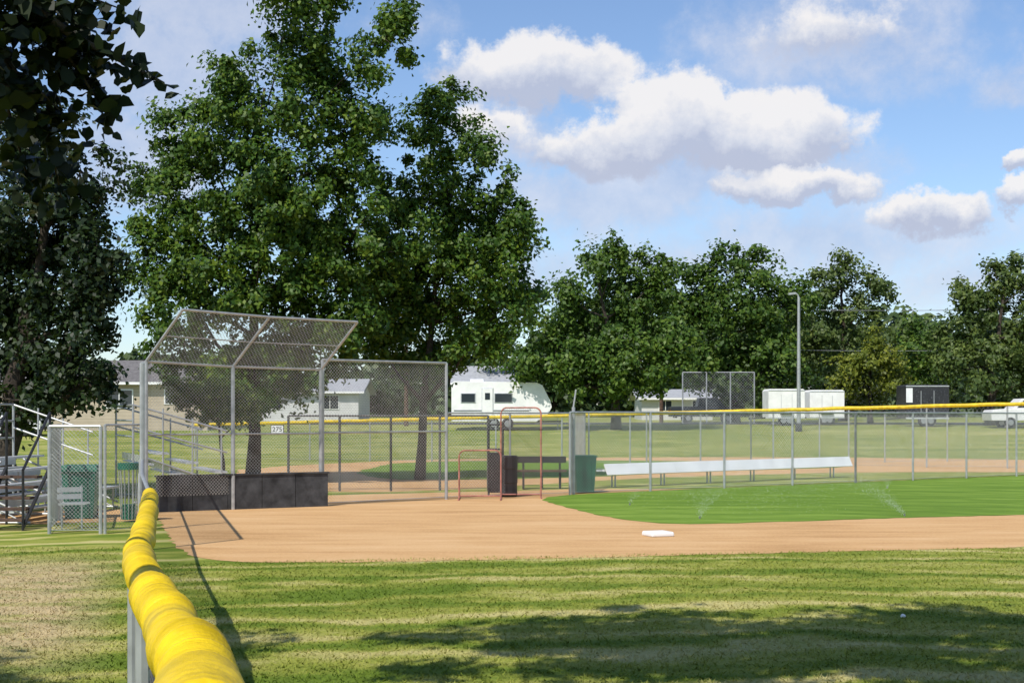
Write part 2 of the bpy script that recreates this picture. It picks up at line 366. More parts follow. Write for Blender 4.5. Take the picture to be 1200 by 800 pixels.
LC=np.array([tuple(p) for p in LC]); npmesh('hanging_leaves',leafhex(LC,np.array(LN),.075,.8),6,M['leafH'],st)
# ---------------------------------------------------------------- ground
mb=MB()
ys=[-80,-20,0,20,40,62,66,70,75,80,85,90,100,120,140,200,400,900]; 
for a,b in zip(ys,ys[1:]):
    mb.face([(-900,a,terr(a)),(900,a,terr(a)),(900,b,terr(b)),(-900,b,terr(b))],'lawn')
mb.build('ground')
import mathutils.geometry as mg
def patch(name,pts,z,mat,seg=.35,jit=.06,smooth=2):
    P=[Vector((p[0],p[1])) for p in pts]
    for _ in range(smooth):
        Q=[]
        for i in range(len(P)):
            a=P[i];b=P[(i+1)%len(P)]; Q+= [a.lerp(b,.2),a.lerp(b,.8)]
        P=Q
    out=[]
    for i in range(len(P)):
        a=P[i];b=P[(i+1)%len(P)]; n=max(1,int((b-a).length/seg))
        for k in range(n):
            q=a.lerp(b,k/n); out.append((q.x+random.uniform(-jit,jit),q.y+random.uniform(-jit,jit),z))
    tri=mg.tessellate_polygon([[Vector(p) for p in out]])
    me=bpy.data.meshes.new(name); me.from_pydata(out,[],[tuple(t) for t in tri]); me.materials.append(M[mat])
    me.update()
    if sum(p.normal.z for p in me.polygons)<0: me.flip_normals()
    o=bpy.data.objects.new(name,me); col.objects.link(o); return o
g=lambda a,b:(G(a,b).x,G(a,b).y)
patch('infield_dirt',[g(180,598),g(196,625),g(222,658),g(420,659),g(600,655),g(900,648),g(1300,639),g(1300,600),(14,34),(2,35.2),g(640,574),g(560,576),g(383,580),g(200,588)],.004,'dirt',.22,.05)
patch('infield_grass',[g(628,584),g(665,595),g(715,607),g(790,615),g(900,612),g(1050,607),g(1330,600),(26,50),g(1100,561),(8,37.4),(1.6,32.8)],.008,'infield',.25,.045,1)
patch('infield_dirt',[g(270,560),g(285,548),g(520,537),g(900,535),g(1260,539),g(1260,553),g(1000,553),g(800,558),g(700,563),g(560,572),g(440,577),g(383,576)],.004,'dirt',.5,.1,1)
patch('infield_grass',[g(412,553),g(470,541),g(700,539),g(960,542),g(1010,547),g(800,553),g(690,559),g(560,562),g(450,562)],.008,'infield',.5,.1,1)
patch('dirt_path',[g(-120,615),g(60,614),g(165,610),g(184,602),g(150,596),g(0,600),g(-120,600)],.004,'dirt',.3,.1,1)
mb=MB(); 
mb.face([(-300,96,terr(96)+.02),(300,96,terr(96)+.02),(300,104,terr(104)+.02),(-300,104,terr(104)+.02)],'asphalt'); mb.build('road')
n=90000
y=rng.uniform(9.0,20,n*2); x=rng.uniform(-1,1,n*2)*y*.40
ok=(y<17.35+.19*(x+3.95)+rng.normal(size=n*2)*.06)|(x< -.26*y-.3)
ok&=~((x<-4.2)&(y>19.5)); x=x[ok][:n];y=y[ok][:n]; m_=len(x)
hgt=rng.uniform(.012,.032,m_); an=rng.uniform(0,6.28,m_); w=rng.uniform(.004,.008,m_)
V=np.empty((m_,3,3)); V[:,0]=np.stack([x-np.cos(an)*w,y-np.sin(an)*w,0*x],1); V[:,1]=np.stack([x+np.cos(an)*w,y+np.sin(an)*w,0*x],1)
V[:,2]=np.stack([x+rng.normal(size=m_)*.03,y+rng.normal(size=m_)*.03,hgt],1)
npmesh('grass_blades',V.reshape(-1,3),3,M['lawn'])
# ---------------------------------------------------------------- fences
def fence(name,pts,h,spacing=2.4,pitch=.07,wr=.0022,mat='galv',wire='wire',pr=.03,cap=False,midrail=False,h1=None,capr=.055,extra=0):
    mb=MB(); 
    tot=sum((Vector(b)-Vector(a)).length for a,b in zip(pts,pts[1:])); acc=0; h1=h if h1 is None else h1
    for a,b in zip(pts,pts[1:]):
        a=Vector(a);b=Vector(b); L=(b-a).length; n=max(1,round(L/spacing))
        za,zb=terr(a.y),terr(b.y); ha=h+(h1-h)*acc/tot; hb=h+(h1-h)*(acc+L)/tot
        for k in range(n+1):
            q=a.lerp(b,k/n); hh=ha+(hb-ha)*k/n; z=terr(q.y); mb.tube((q.x,q.y,z-.1),(q.x,q.y,z+hh+extra),pr,mat)
        mb.tube((a.x,a.y,za+ha),(b.x,b.y,zb+hb),pr*.75,mat)
        if midrail: mb.tube((a.x,a.y,za+ha*.5),(b.x,b.y,zb+hb*.5),pr*.6,mat)
        mb.tube((a.x,a.y,za+.06),(b.x,b.y,zb+.06),.006,mat,n=4)
        mb.wires(a,b,za+.05,zb+.05,za+ha,zb+hb,pitch,wr,wire)
        if cap:
            n2=max(2,int(L/.5)); P=[Vector((a.x+(b.x-a.x)*i/n2,a.y+(b.y-a.y)*i/n2,za+ha+(zb+hb-za-ha)*i/n2+random.uniform(-.012,.012))) for i in range(n2+1)]
            mb.path(P,capr,'yellow',8)
        acc+=L
    return mb.build(name)
cp=[(268,1040,1.05),(229,800,2.05),(203,740,3.0),(176,690,4.3),(162,650,6.0),(170,620,8.0),(175,590,10.5),(176,579,12.6)]
cw=[W(*c) for c in cp]; cw[0].z=1.44
cw.insert(0,Vector((.15,-.6,1.46)))
def cat(P,step):
    out=[]
    Q=[P[0]*2-P[1]]+P+[P[-1]*2-P[-2]]
    for i in range(1,len(Q)-2):
        a,b,c,d=Q[i-1],Q[i],Q[i+1],Q[i+2]; n=max(2,int((c-b).length/step))
        for k in range(n):
            t=k/n; out.append(.5*((2*b)+(c-a)*t+(2*a-5*b+4*c-d)*t*t+(3*b-a-3*c+d)*t**3))
    out.append(P[-1].copy()); return out
cc=cat(cw,.0055); mb=MB(); rs=[]; s=0
for i,p in enumerate(cc):
    if i: s+=(p-cc[i-1]).length
    corr=.0050*math.sin(2*math.pi*s/.045)*(.6+.4*math.sin(s*3.1))
    ph=((s+.25*math.sin(s*1.7))%.62)/.62; pinch=-.010*math.exp(-((ph-.5)/.03)**2)
    slow=.003*math.sin(s*2.1)+.0025*math.sin(s*5.3+1)
    r=.059+corr+pinch+slow
    if i<3 or i>len(cc)-4: r*=.8
    rs.append(r); p.z+= .007*math.sin(s*2.9)+.004*math.sin(s*7.3); p.x+=.006*math.sin(s*3.3)
mb.path(cc,rs,'yellow',20)
fe=bpy.data.objects.new('capped_chain_link_fence',None); col.objects.link(fe)
mb.build('yellow_cap',True,fe)
mb=MB()
fc=cw+[Vector((-.26*15.6,15.6,1.15)),Vector((-.26*19,19,1.2))]
for a,b in zip(fc,fc[1:]):
    mb.tube(a,b,.02,'galv'); mb.wires(a,b,.04,.04,a.z,b.z,.06,.0026,'wired')
    if b.y>3.5: mb.tube((b.x-.02,b.y,-.1),(b.x-.02,b.y,b.z+.02),.026,'galv')
mb.build('posts_and_mesh',False,fe)
fl=lambda d:(-.26*d,d)
fence('chain_link_fence',[fl(19),fl(22.3),fl(25.9)],2.5,3.4,.07,.0024,midrail=True,pr=.034)
fence('chain_link_gate',[(X(58,21.7),21.7),(X(118,21.7),21.7)],1.64,.78,.06,.0026,pr=.03)
fence('chain_link_gate',[(X(123,21.7),21.7),(X(166,22.4),22.4)],1.66,.62,.06,.0022,pr=.024)
fence('chain_link_fence',[(X(58,21.7)-.02,21.75),(X(70,24.5),24.5)],1.64,2.7,.055,.0028,pr=.028)
fence('chain_link_fence',[(X(378,28.5),28.5),(X(523,30.6),30.6)],2.92,2.6,.07,.0028,h1=2.93,pr=.034,midrail=True)
fence('chain_link_fence',[(X(523,30.6),30.6),(X(668,32.4),32.4)],1.86,1.4,.075,.0022,pr=.024)
fence('chain_link_fence',[(X(668,32.4),32.4),(X(685,35.5),35.5)],1.86,3.2,.06,.0026,pr=.026)
fence('chain_link_fence',[(X(668,32.4),32.4),(9.2,38.1),(16.9,43.6)],1.88,2.35,.075,.0026,pr=.030)
fence('dark_chain_link_fence',[(X(338,34),34),(X(458,34),34),(X(572,34.5),34.5)],1.8,1.25,.08,.0016,mat='wired',wire='wired',pr=.03)
fence('yellow_capped_fence',[(-13.2,59.2),(19.5,47.9)],1.42,2.6,.14,.002,h1=2.26,cap=True,pr=.03,capr=.065)
fence('chain_link_fence',[(X(690,47),47),(X(880,52),52),(X(1180,57),57)],1.9,3.0,.16,.002,pr=.026)
fence('chain_link_fence',[(X(800,100),100),(X(884,100),100)],3.6,1.9,.2,.006,pr=.05)
mb=MB(); p=W(672,455,32.6); mb.tube((p.x,p.y,-.1),(p.x,p.y,2.0),.04,'galv'); mb.tube((p.x,p.y,2.0),(p.x+.06,p.y,2.4),.02,'galv'); mb.build('fence_post')
# ---------------------------------------------------------------- backstop
e=bpy.data.objects.new('backstop',None); col.objects.link(e)
P0=Vector((X(171,26.2),26.2,0)); P1=Vector((X(273,27.3),27.3,0)); P2=Vector((X(376,28.4),28.4,0))
mb=MB()
offs=Vector((.78,-.45,.92)); tops=[]
for P,z in ((P0,2.80),(P1,2.74),(P2,2.72)):
    mb.tube(P-Vector((0,0,.1)),(P.x,P.y,z),.040,'galv',n=10)
    a=Vector((P.x,P.y,z)); b=a+offs; mb.tube(a,b,.026,'galv'); tops.append((a,b))
for i in range(2):
    (a,b),(c,d)=tops[i],tops[i+1]
    mb.tube(a,c,.024,'galv');mb.tube(b,d,.024,'galv');
    A_,C_=a.lerp(b,.5),c.lerp(d,.5); mb.tube(A_,C_,.012,'galv')
    mb.tube((a.x,a.y,1.45),(c.x,c.y,1.45),.018,'galv')
    mb.wires(a,c,.3,.3,a.z,c.z,.065,.0026,'wire')
    U=(c-a); L=U.length; U.normalize(); V=(b-a); H=V.length; V.normalize(); q=-H
    while q<L:
        a0=max(q,0);a1=min(q+H,L)
        if a1>a0:
            mb.wire(a+U*a0+V*(a0-q),a+U*a1+V*(a1-q),.0030,'wire'); mb.wire(a+U*a0+V*(H-a0+q),a+U*a1+V*(H-a1+q),.0030,'wire')
        q+=.07
mb.build('frame_and_mesh',False,e)
mb=MB(); w0=G(183,600);w1=G(384,593); dv=(w1-w0); L=dv.length; ang=math.atan2(dv.y,dv.x)
for k in range(5):
    c=w0+dv*((k+.5)/5); mb.box((c.x,c.y,.33),(L/5-.012,.05,.66),'grayboard',ang)
mb.box((*(w0+dv*.5).xy,.675),(L+.04,.10,.03),'grayboard',ang)
mb.build('kick_boards',False,e)
# ---------------------------------------------------------------- bleachers
def bleacher(name,org,rz,width,rows=5,pitch=.62,rise=.22,frame='galv',seat='alu'):
    mb=MB(); T=Matrix.Translation(Vector(org))@Matrix.Rotation(rz,4,'Z'); R=lambda x,y,z:T@Vector((x,y,z))
    for i in range(rows):
        z=.42+rise*i; y=pitch*i
        mb.box(R(width/2,y,z),(width,.25,.04),seat,rz); 
        mb.box(R(width/2,y+.32,z-.22),(width,.28,.03),seat,rz)
        mb.box(R(width/2,y+.46,z-.10),(width,.02,.14),seat,rz)
    D=pitch*rows; zt=.42+rise*(rows-1)
    ns=max(2,int(width/1.6)+1)
    for k in range(ns):
        x=width*k/(ns-1)
        mb.tube(R(x,-.1,.03),R(x,D,.03),.025,frame); mb.tube(R(x,-.1,.12),R(x,D-.2,zt-.06),.022,frame)
        for i in range(rows):
            mb.tube(R(x,pitch*i,0),R(x,pitch*i,.40+rise*i),.02,frame)
        mb.tube(R(x,0,.03),R(x,D*.6,zt*.6),.015,frame)
        mb.tube(R(x,D,0),R(x,D,zt+1.0),.024,frame)
    for z in(.35,.68,1.0): mb.tube(R(0,D,zt+z),R(width,D,zt+z),.02,frame)
    for x in(0,width):
        for z in(.55,1.0): mb.tube(R(x,pitch*.8,.42+rise*.8+z-.1),R(x,D,zt+z),.02,frame)
        for i in range(1,rows): mb.tube(R(x,pitch*i,.4+rise*i),R(x,pitch*i,.42+rise*i+.93),.018,frame)
    return mb.build(name)
bleacher('bleachers',(X(52,24.3)-.1,23.6,0),math.radians(86),4.2,4,.5,.2)
bleacher('bleachers',(X(296,30.3),30.0,0),math.radians(112),3.0,4,.6,.2)
mb=MB()
for k in range(5):
    mb.box((X(8,22.6)-.02*k,22.4+.24*k,.16+.16*k),(.7,.26,.04),'wood'); 
for s_ in(-.36,.36): mb.tube((X(8,22.6)+s_,22.3,.05),(X(8,22.6)+s_,23.6,.95),.03,'black',n=4); mb.tube((X(8,22.6)+s_,22.3,.0),(X(8,22.6)+s_,22.3,.95),.022,'black'); mb.tube((X(8,22.6)+s_,23.6,0),(X(8,22.6)+s_,23.6,1.85),.022,'black'); mb.tube((X(8,22.6)+s_,22.3,.95),(X(8,22.6)+s_,23.6,1.85),.022,'black')
mb.build('metal_stairs')
# ---------------------------------------------------------------- cans, benches
def trashcan(name,x,y,w,h,mat,lid=True,z0=0):
    mb=MB(); mb.box((x,y,z0+h*.45),(w,w,h*.86),mat,.15,taper=.82); mb.box((x,y,z0+h*.89),(w*1.08,w*1.08,h*.05),mat,.15)
    if lid: 
        mb.box((x,y,z0+h*.95),(w*1.0,w*1.0,h*.08),mat,.15,taper=1.08); mb.tube((x-w*.4,y-w*.56,z0+h*.88),(x+w*.4,y-w*.56,z0+h*.88),.018,mat)
    for k in(-.3,0,.3): mb.box((x+k*w,y-w*.47,z0+h*.45),(.03,.03,h*.6),mat,.15)
    for s_ in(-1,1): mb.tube((x+s_*w*.3-.04,y+w*.4,z0+.09),(x+s_*w*.3+.04,y+w*.4,z0+.09),.09,'rubber',n=12)
    return mb.build(name,bevel=.012)
trashcan('trash_can',X(95,25),25,.58,.95,'green')
p=G(686,579); trashcan('trash_can',p.x,33.3,.50,.96,'green',False)
mb=MB(); px_=X(151,24.2)
for k in range(14):
    a=k/14*6.283; mb.tube((px_+.13*math.cos(a),24.2+.13*math.sin(a),.05),(px_+.17*math.cos(a),24.2+.17*math.sin(a),.90),.008,'galv',n=4)
mb.tube((px_,24.2,.89),(px_,24.2,1.0),.19,'green',n=18); mb.tube((px_,24.2,.04),(px_,24.2,.3),.12,'green',n=14); mb.build('litter_bin')
mb=MB(); p=G(596,582)
prof=[(0,.24),(.04,.27),(.3,.265),(.32,.28),(.62,.27),(.64,.285),(.88,.275),(.92,.26)]
mb.path([(p.x,31.6,z) for z,_ in prof],[r*.72 for _,r in prof],'black',16); mb.build('trash_barrel')
mb=MB(); x=X(581,32.0)
for dx in(-.16,.16):
    for dy in(-.2,.2): mb.tube((x+dx,32+dy,0),(x+dx,32+dy,1.6),.022,'black',n=6)
for z in(.1,.55,1.05,1.6): 
    for s_ in(-.2,.2): mb.tube((x-.16,32+s_,z),(x+.16,32+s_,z),.018,'black',n=6)
mb.box((x,32,.55),(.28,.3,.85),'black'); mb.build('equipment_cage')
mb=MB(); x=X(84,22.6);y=22.6
for k in range(4): mb.box((x,y+k*.09,.40),(.40,.07,.03),'alu',.5)
for k in range(2): mb.box((x-.14,y+.36,.50+k*.11),(.40,.02,.08),'alu',.5)
for dx in(-.16,.16):
    mb.tube((x+dx,y,0),(x+dx,y,.39),.014,'galv'); mb.tube((x+dx-.1,y+.34,0),(x+dx-.12,y+.38,.68),.014,'galv')
mb.build('metal_bench')
mb=MB(); a=Vector((X(703,35.6),35.6,0)); b=Vector((X(990,42.0),42.0,0)); dv=b-a; L=dv.length; ang=math.atan2(dv.y,dv.x); n_=Vector((math.sin(ang),-math.cos(ang),0))
nseg=4
for k in range(nseg):
    c=a+dv*((k+.5)/nseg); mb.box((c.x,c.y,.43),(L/nseg-.01,.28,.045),'whitebench',ang)
    c2=c+n_*.21; mb.box((c2.x,c2.y,.46),(L/nseg-.01,.035,.30),'whitebench',ang,rx=-.45)
for k in range(6):
    c=a+dv*((k+.3)/5.6); mb.tube((c.x,c.y,0),(c.x,c.y,.41),.022,'galv'); q=c-n_*.12; mb.tube((q.x,q.y,0),(q.x,q.y,.41),.022,'galv')
mb.build('dugout_bench')
mb=MB(); a=Vector((X(608,34.5),34.8,0)); b=Vector((X(662,35),35.2,0)); c=(a+b)/2; L=(b-a).length
mb.box((c.x,c.y,.45),(L,.28,.05),'wood'); mb.box((c.x,c.y+.18,.72),(L,.04,.16),'black')
for k in(.1,.5,.9): q=a.lerp(b,k); mb.box((q.x,q.y,.22),(.05,.26,.42),'black'); mb.box((q.x,q.y+.2,.4),(.05,.03,.75),'black')
mb.build('player_bench')
def screen(name,px0,px1,d,h,mat='red'):
    x0,x1=X(px0,d),X(px1,d); mb=MB(); r=.14; pts=[Vector((x0,d,0)),Vector((x0,d,h-r))]
    for k in range(1,6): t=k/6*math.pi/2; pts.append(Vector((x0+r-r*math.cos(t),d,h-r+r*math.sin(t))))
    for k in range(0,6): t=k/6*math.pi/2; pts.append(Vector((x1-r+r*math.sin(t),d,h-r+r*math.cos(t))))
    pts+= [Vector((x1,d,h-r)),Vector((x1,d,0))]
    mb.path(pts,.017,mat,8); mb.tube((x0,d,.08),(x1,d,.08),.015,mat)
    for x in(x0,x1): mb.tube((x,d-.45,.02),(x,d+.45,.02),.02,mat); mb.tube((x,d+.42,.02),(x,d,h*.55),.015,mat)
    mb.wires((x0,d),(x1,d),.08,.08,h-.03,h-.03,.05,.0014,'net'); mb.build(name)
screen('pitching_screen',587,634,31.2,1.98); screen('pitching_screen',538,587,30.6,1.06)
bm=MB(); p=G(771,628); bm.box((p.x,p.y,.04),(.36,.36,.07),'white',.35,taper=1.04); bm.build('base_plate',bevel=.02)
bm=MB(); p=G(1058,724); bm.path([(p.x-.02,p.y,.015),(p.x-.01,p.y,.02),(p.x,p.y,.025),(p.x+.015,p.y,.02),(p.x+.025,p.y,.015)],[.003,.014,.018,.016,.003],'white',6); bm.build('paper_scrap')
e=bpy.data.objects.new('distance_sign',None); col.objects.link(e)
mb=MB(); d=56.6; q=W(325,503,d); mb.box(q,(.52,.03,.36),'black'); mb.box((q.x,q.y-.02,q.z),(.47,.012,.31),'whitebench'); mb.build('board',False,e)
cu=bpy.data.curves.new('digits','FONT'); cu.body='275'; cu.size=.27; cu.extrude=.004; cu.align_x='CENTER'; cu.align_y='CENTER'; t=bpy.data.objects.new('digits',cu); col.objects.link(t); cu.materials.append(M['black']); t.location=(q.x,q.y-.032,q.z); t.rotation_euler=(math.pi/2,0,0); t.parent=e
# ---------------------------------------------------------------- houses
def house(name,x0,x1,y,depth,wall,roof,eave,ridge,wins):
    z0=terr(y); e=bpy.data.objects.new(name,None); col.objects.link(e); cx=(x0+x1)/2; w=x1-x0
    mb=MB(); mb.box((cx,y+depth/2,z0+eave/2-.2),(w,depth,eave+.4),wall)
    for s_ in(0,1):
        xx=x0 if s_==0 else x1; mb.face([(xx,y,z0+eave),(xx,y+depth,z0+eave),(xx,y+depth/2,z0+ridge-.12)],wall)
    mb.build('walls',False,e)
    mb=MB(); o=.5
    sl=(ridge-eave)/(depth/2)
    for s_ in(-1,1):
        ye=y-o if s_<0 else y+depth+o; ze=z0+eave-sl*o
        T=[(x0-o,ye,ze),(x1+o,ye,ze),(x1+o,y+depth/2,z0+ridge),(x0-o,y+depth/2,z0+ridge)]
        mb.face([(a,b,c+.05) for a,b,c in T],roof); mb.face([(a,b,c-.1) for a,b,c in T],roof)
        mb.face([(x0-o,ye,ze-.1),(x1+o,ye,ze-.1),(x1+o,ye,ze+.05),(x0-o,ye,ze+.05)],'white')
    mb.build('roof',False,e)
    mb=MB()
    for (wx,wz,ww,wh) in wins:
        X0=x0+wx; mb.box((X0,y-.02,z0+wz),(ww+.16,.06,wh+.16),'white'); mb.box((X0,y-.055,z0+wz),(ww,.04,wh),'glass'); mb.box((X0,y-.085,z0+wz),(.05,.03,wh),'white')
    mb.build('windows',False,e); return e
house('beige_house',X(-60,85),X(243,85),85,8,'beige','roof',3.0,4.3,[(5.5,1.9,1.6,1.1),(10.2,1.9,1.5,1.0),(13.6,2.1,1.3,.9)])
house('white_house',X(290,112),X(420,112),112,9,'whites','roofl',2.4,3.4,[(2,1.5,1.3,1.0),(6.5,1.5,1.3,1.0)])
house('white_house',X(535,118),X(604,118),118,9,'whites','roofl',3.2,4.6,[(1.5,1.7,1,1.1),(3.6,1.7,1,1.1)])
house('white_shed',X(752,120),X(835,120),120,7,'whites','roofl',1.9,2.6,[(2,1.2,1,.8),(4.8,1.2,1,.8)])
# ---------------------------------------------------------------- vehicles
def wheel(mb,T,x,y,r=.33,w=.22):
    mb.tube(T@Vector((x,y-w/2,r)),T@Vector((x,y+w/2,r)),r,'rubber',n=16); mb.tube(T@Vector((x,y-w/2-.01,r)),T@Vector((x,y+w/2+.01,r)),r*.55,'cars',n=12)
def vehicle(name,px,d,paint,rz=0,kind='suv'):
    T=Matrix.Translation(Vector((X(px,d),d,terr(d))))@Matrix.Rotation(rz,4,'Z'); mb=MB()
    if kind=='suv': body=[(-2.3,.35),(2.3,.35),(2.35,.75),(2.2,.98),(1.2,1.08),(-2.2,1.1),(-2.35,.8)]; cab=[(-2.15,1.09),(1.15,1.07),(.45,1.66),(-1.75,1.7)]; win=[(-1.95,1.15),(.92,1.14),(.38,1.58),(-1.7,1.61)]
    else: body=[(-2.7,.45),(2.6,.45),(2.65,.85),(2.5,1.1),(1.4,1.18),(-2.7,1.18)]; cab=[(-.75,1.17),(1.3,1.17),(.7,1.8),(-.6,1.82)]; win=[(-.6,1.22),(1.05,1.22),(.6,1.72),(-.5,1.73)]
    mb.extrude(body,1.8,paint,T); mb.extrude(cab,1.6,paint,T)
    mb.extrude(win,1.63,'glass',T); mb.extrude([(x*1.012+.02,z-.03) for x,z in win],1.3,'glass',T)
    for x in(-1.45,1.45):
        for y in(-.82,.82): wheel(mb,T,x,y)
    mb.box(T@Vector((-.35,0,1.35)),(.07,1.66,.5),paint,rz)
    for y in(-.7,.7): mb.box(T@Vector((2.3,y,.72)),(.08,.3,.14),'whitebench',rz); mb.box(T@Vector((-2.3 if kind!='pickup' else -2.68,y,.85)),(.06,.18,.2),'red2',rz)
    mb.box(T@Vector((2.3,0,.45)),(.12,1.7,.18),'black',rz); mb.box(T@Vector((-2.3,0,.45)),(.12,1.7,.18),'black',rz)
    return mb.build(name,bevel=.05)
vehicle('parked_pickup_truck',828,104,'card',0,'pickup'); vehicle('parked_pickup_truck',1206,88,'carw',math.pi,'pickup'); vehicle('parked_suv',5,80,'carw',0,'suv')
def trailer(name,px0,px1,d,h,paint,front=1):
    x0,x1=X(px0,d),X(px1,d); L=x1-x0; z=terr(d); mb=MB(); T=Matrix.Translation(Vector((x0,d,z)))
    mb.extrude([(0,.45),(L,.45),(L,h-.12),(L-.1,h),(.1,h),(0,h-.12)],2.2,paint,T)
    mb.box((x0+L/2,d-1.11,z+.5),(L,.03,.10),'alu'); mb.box((x0+L/2,d-1.11,z+h-.1),(L,.03,.06),'alu')
    for k in(.35,.65): mb.box((x0+L*k,d-1.108,z+h*.55),(.03,.012,h*.6),'alu')
    for k in(.42,.58): wheel(mb,T,L*k,-.98,.34)
    mb.box((x0+L*.5,d-1.15,z+.74),(L*.36,.2,.05),'black'); mb.tube((x0,d,z+.5),(x0-1.1,d,z+.45),.05,'black'); mb.tube((x0-1.0,d,z),(x0-1.0,d,z+.6),.03,'galv')
    mb.build(name,bevel=.03)
trailer('enclosed_trailer',897,939,92,2.35,'white'); trailer('enclosed_trailer',945,985,94,2.3,'white'); trailer('enclosed_trailer',1056,1106,90,2.6,'blackpaint')
mb=MB(); p=W(1066,463,88.8); mb.box((p.x,88.86,p.z),(.4,.03,.9),'whitebench'); mb.build('trailer_sign')
d=86; z=terr(d); x0=X(530,d);x1=X(646,d); L=x1-x0; mb=MB(); T=Matrix.Translation(Vector((x0,d,z)))
mb.extrude([(0,.5),(L-.9,.5),(L-.25,.9),(L,1.35),(L-.1,1.75),(L-.55,2.65),(L-.9,2.82),(.15,2.9),(0,2.75)],2.4,'white',T)
for (wx,wz,ww,wh) in((1.0,1.9,.8,.5),(3.1,1.9,1.0,.5)): mb.box((x0+wx,d-1.215,z+wz),(ww+.1,.03,wh+.1),'alu'); mb.box((x0+wx,d-1.235,z+wz),(ww,.03,wh),'glass')
mb.box((x0+2.15,d-1.215,z+1.55),(.7,.03,1.9),'alu'); mb.box((x0+2.15,d-1.235,z+1.55),(.62,.03,1.8),'white'); mb.box((x0+2.15,d-1.26,z+2.0),(.3,.02,.4),'glass')
mb.box((x0+L*.4,d-1.215,z+1.15),(L*.75,.02,.08),'cars'); mb.box((x0+1.5,d,z+2.96),(.8,.8,.16),'whitebench')
for k in(.42,.56): wheel(mb,T,L*k,-1.1,.36)
mb.tube((x0+L-.9,d,z+.5),(x0+L+.6,d,z+.5),.05,'black'); mb.tube((x0+L+.4,d,z),(x0+L+.4,d,z+.7),.03,'galv'); mb.build('camper_trailer',bevel=.06)
# ---------------------------------------------------------------- poles & wires
mb=MB(); d=84; b=W(936,480,d); zt=CH+139/F*d; mb.tube((b.x,d,terr(d)),(b.x,d,zt),.13,'galv',r1=.08,n=10)
pts=[Vector((b.x,d,zt-.2)),Vector((b.x-.04,d,zt+.1)),Vector((b.x-.15,d,zt+.2)),Vector((b.x-.3,d,zt+.22))]; mb.path(pts,.05,'galv',8); mb.box((b.x-.40,d,zt+.20),(.4,.25,.12),'galv',0,ry=-.12); mb.tube((b.x,d,terr(d)),(b.x,d,terr(d)+.5),.2,'grayboard'); mb.build('street_lamp')
def upole(px,d,py,arm=True):
    mb=MB(); x=X(px,d); zt=CH+(HY-py)/F*d; mb.tube((x,d,terr(d)),(x,d,zt),.15,'wood',r1=.10,n=8)
    if arm:
        mb.box((x,d,zt-.5),(2.0,.12,.12),'wood')
        for k in(-.9,-.35,.35,.9): mb.tube((x+k,d,zt-.44),(x+k,d,zt-.26),.05,'galv')
    mb.build('utility_pole'); return Vector((x,d,zt))
a=upole(775,106,354); c=upole(1420,106,348); upole(476,90,385,False)
mb=MB()
for off,dz in((-.9,-.3),(.9,-.3),(.35,-3.3)):
    pts=[]
    for k in range(17):
        t=k/16; v=a.lerp(c,t); v.x+=off; v.z+=dz-2.0*t*(1-t); pts.append(v)
    mb.path(pts,.015,'galv',4)
mb.build('power_lines')
# ---------------------------------------------------------------- sprinklers
drops=[]
def spray(px,py,az0,az1,v0,elev,n,el_sd=2.0,tpow=1.0,tmax=1.0):
    h=G(px,py); k=rng.uniform(0,1,n)**tpow*tmax; az=np.radians(rng.uniform(az0,az1,n)); el=np.radians(rng.normal(elev,el_sd,n)); v=v0*rng.uniform(.9,1.05,n)
    tf=2*v*np.sin(el)/9.8; t=tf*k; vx=v*np.cos(el)*t
    x=h.x+np.cos(az)*vx; y=h.y+np.sin(az)*vx; z=.05+v*np.sin(el)*t-4.9*t*t
    P=np.stack([x,y,z],1)+rng.normal(size=(n,3))*.02*(1+5*k[:,None]); P[:,2]=np.maximum(P[:,2],.02); drops.append(P)
    mb.tube((h.x,h.y,0),(h.x,h.y,.05),.015,'galv')
mb=MB()
for azc,el_ in((150,38),(168,46)): spray(1060,605,azc-1.5,azc+1.5,5.6,el_,500,1.0,1,.8)
spray(1060,605,110,172,5.6,42,3000,6)
for azc,el_ in((40,44),(62,50)): spray(820,608,azc-1.5,azc+1.5,5.4,el_,450,1.0,1,.8)
spray(820,608,20,110,5.4,44,2600,6)
spray(738,592,30,45,5.0,40,350,1.0,1,.8); spray(738,592,30,90,5.0,42,1000,5)
spray(1040,572,20,160,8.4,54,8000,6)
mb.build('sprinkler_heads')
P=np.concatenate(drops); n=len(P)
npmesh('sprinkler_spray',leafquads(P,rng.normal(size=(n,3)),.0085,.8),4,M['water'])
# ---------------------------------------------------------------- world
w=bpy.data.worlds.new('World'); sc.world=w; w.use_nodes=True; nt=w.node_tree; nt.nodes.clear()
BG=.13
out=N(nt,'ShaderNodeOutputWorld'); bg=N(nt,'ShaderNodeBackground'); bg.inputs[1].default_value=BG
S=(-SUN).normalized(); el=math.asin(S.z); az=math.atan2(S.x,S.y)
sky=N(nt,'ShaderNodeTexSky',sky_type='NISHITA'); sky.sun_disc=False; sky.sun_elevation=el; sky.sun_rotation=az%(2*math.pi); sky.air_density=1.0; sky.dust_density=.5; sky.ozone_density=1.5; sky.altitude=300
tc=N(nt,'ShaderNodeTexCoord').outputs['Generated']; sp=N(nt,'ShaderNodeSeparateXYZ'); lk(nt,tc,sp.inputs[0])
A_=math_(nt,'ARCTAN2',sp.outputs[0],sp.outputs[1]); E_=math_(nt,'ARCSINE',sp.outputs[2])
cb=N(nt,'ShaderNodeCombineXYZ'); lk(nt,A_,cb.inputs[0]); lk(nt,E_,cb.inputs[1]); P0=cb.outputs[0]
wn=N(nt,'ShaderNodeTexNoise'); wn.inputs['Scale'].default_value=24; wn.inputs['Detail'].default_value=5; wn.inputs['Roughness'].default_value=.65; lk(nt,P0,wn.inputs['Vector'])
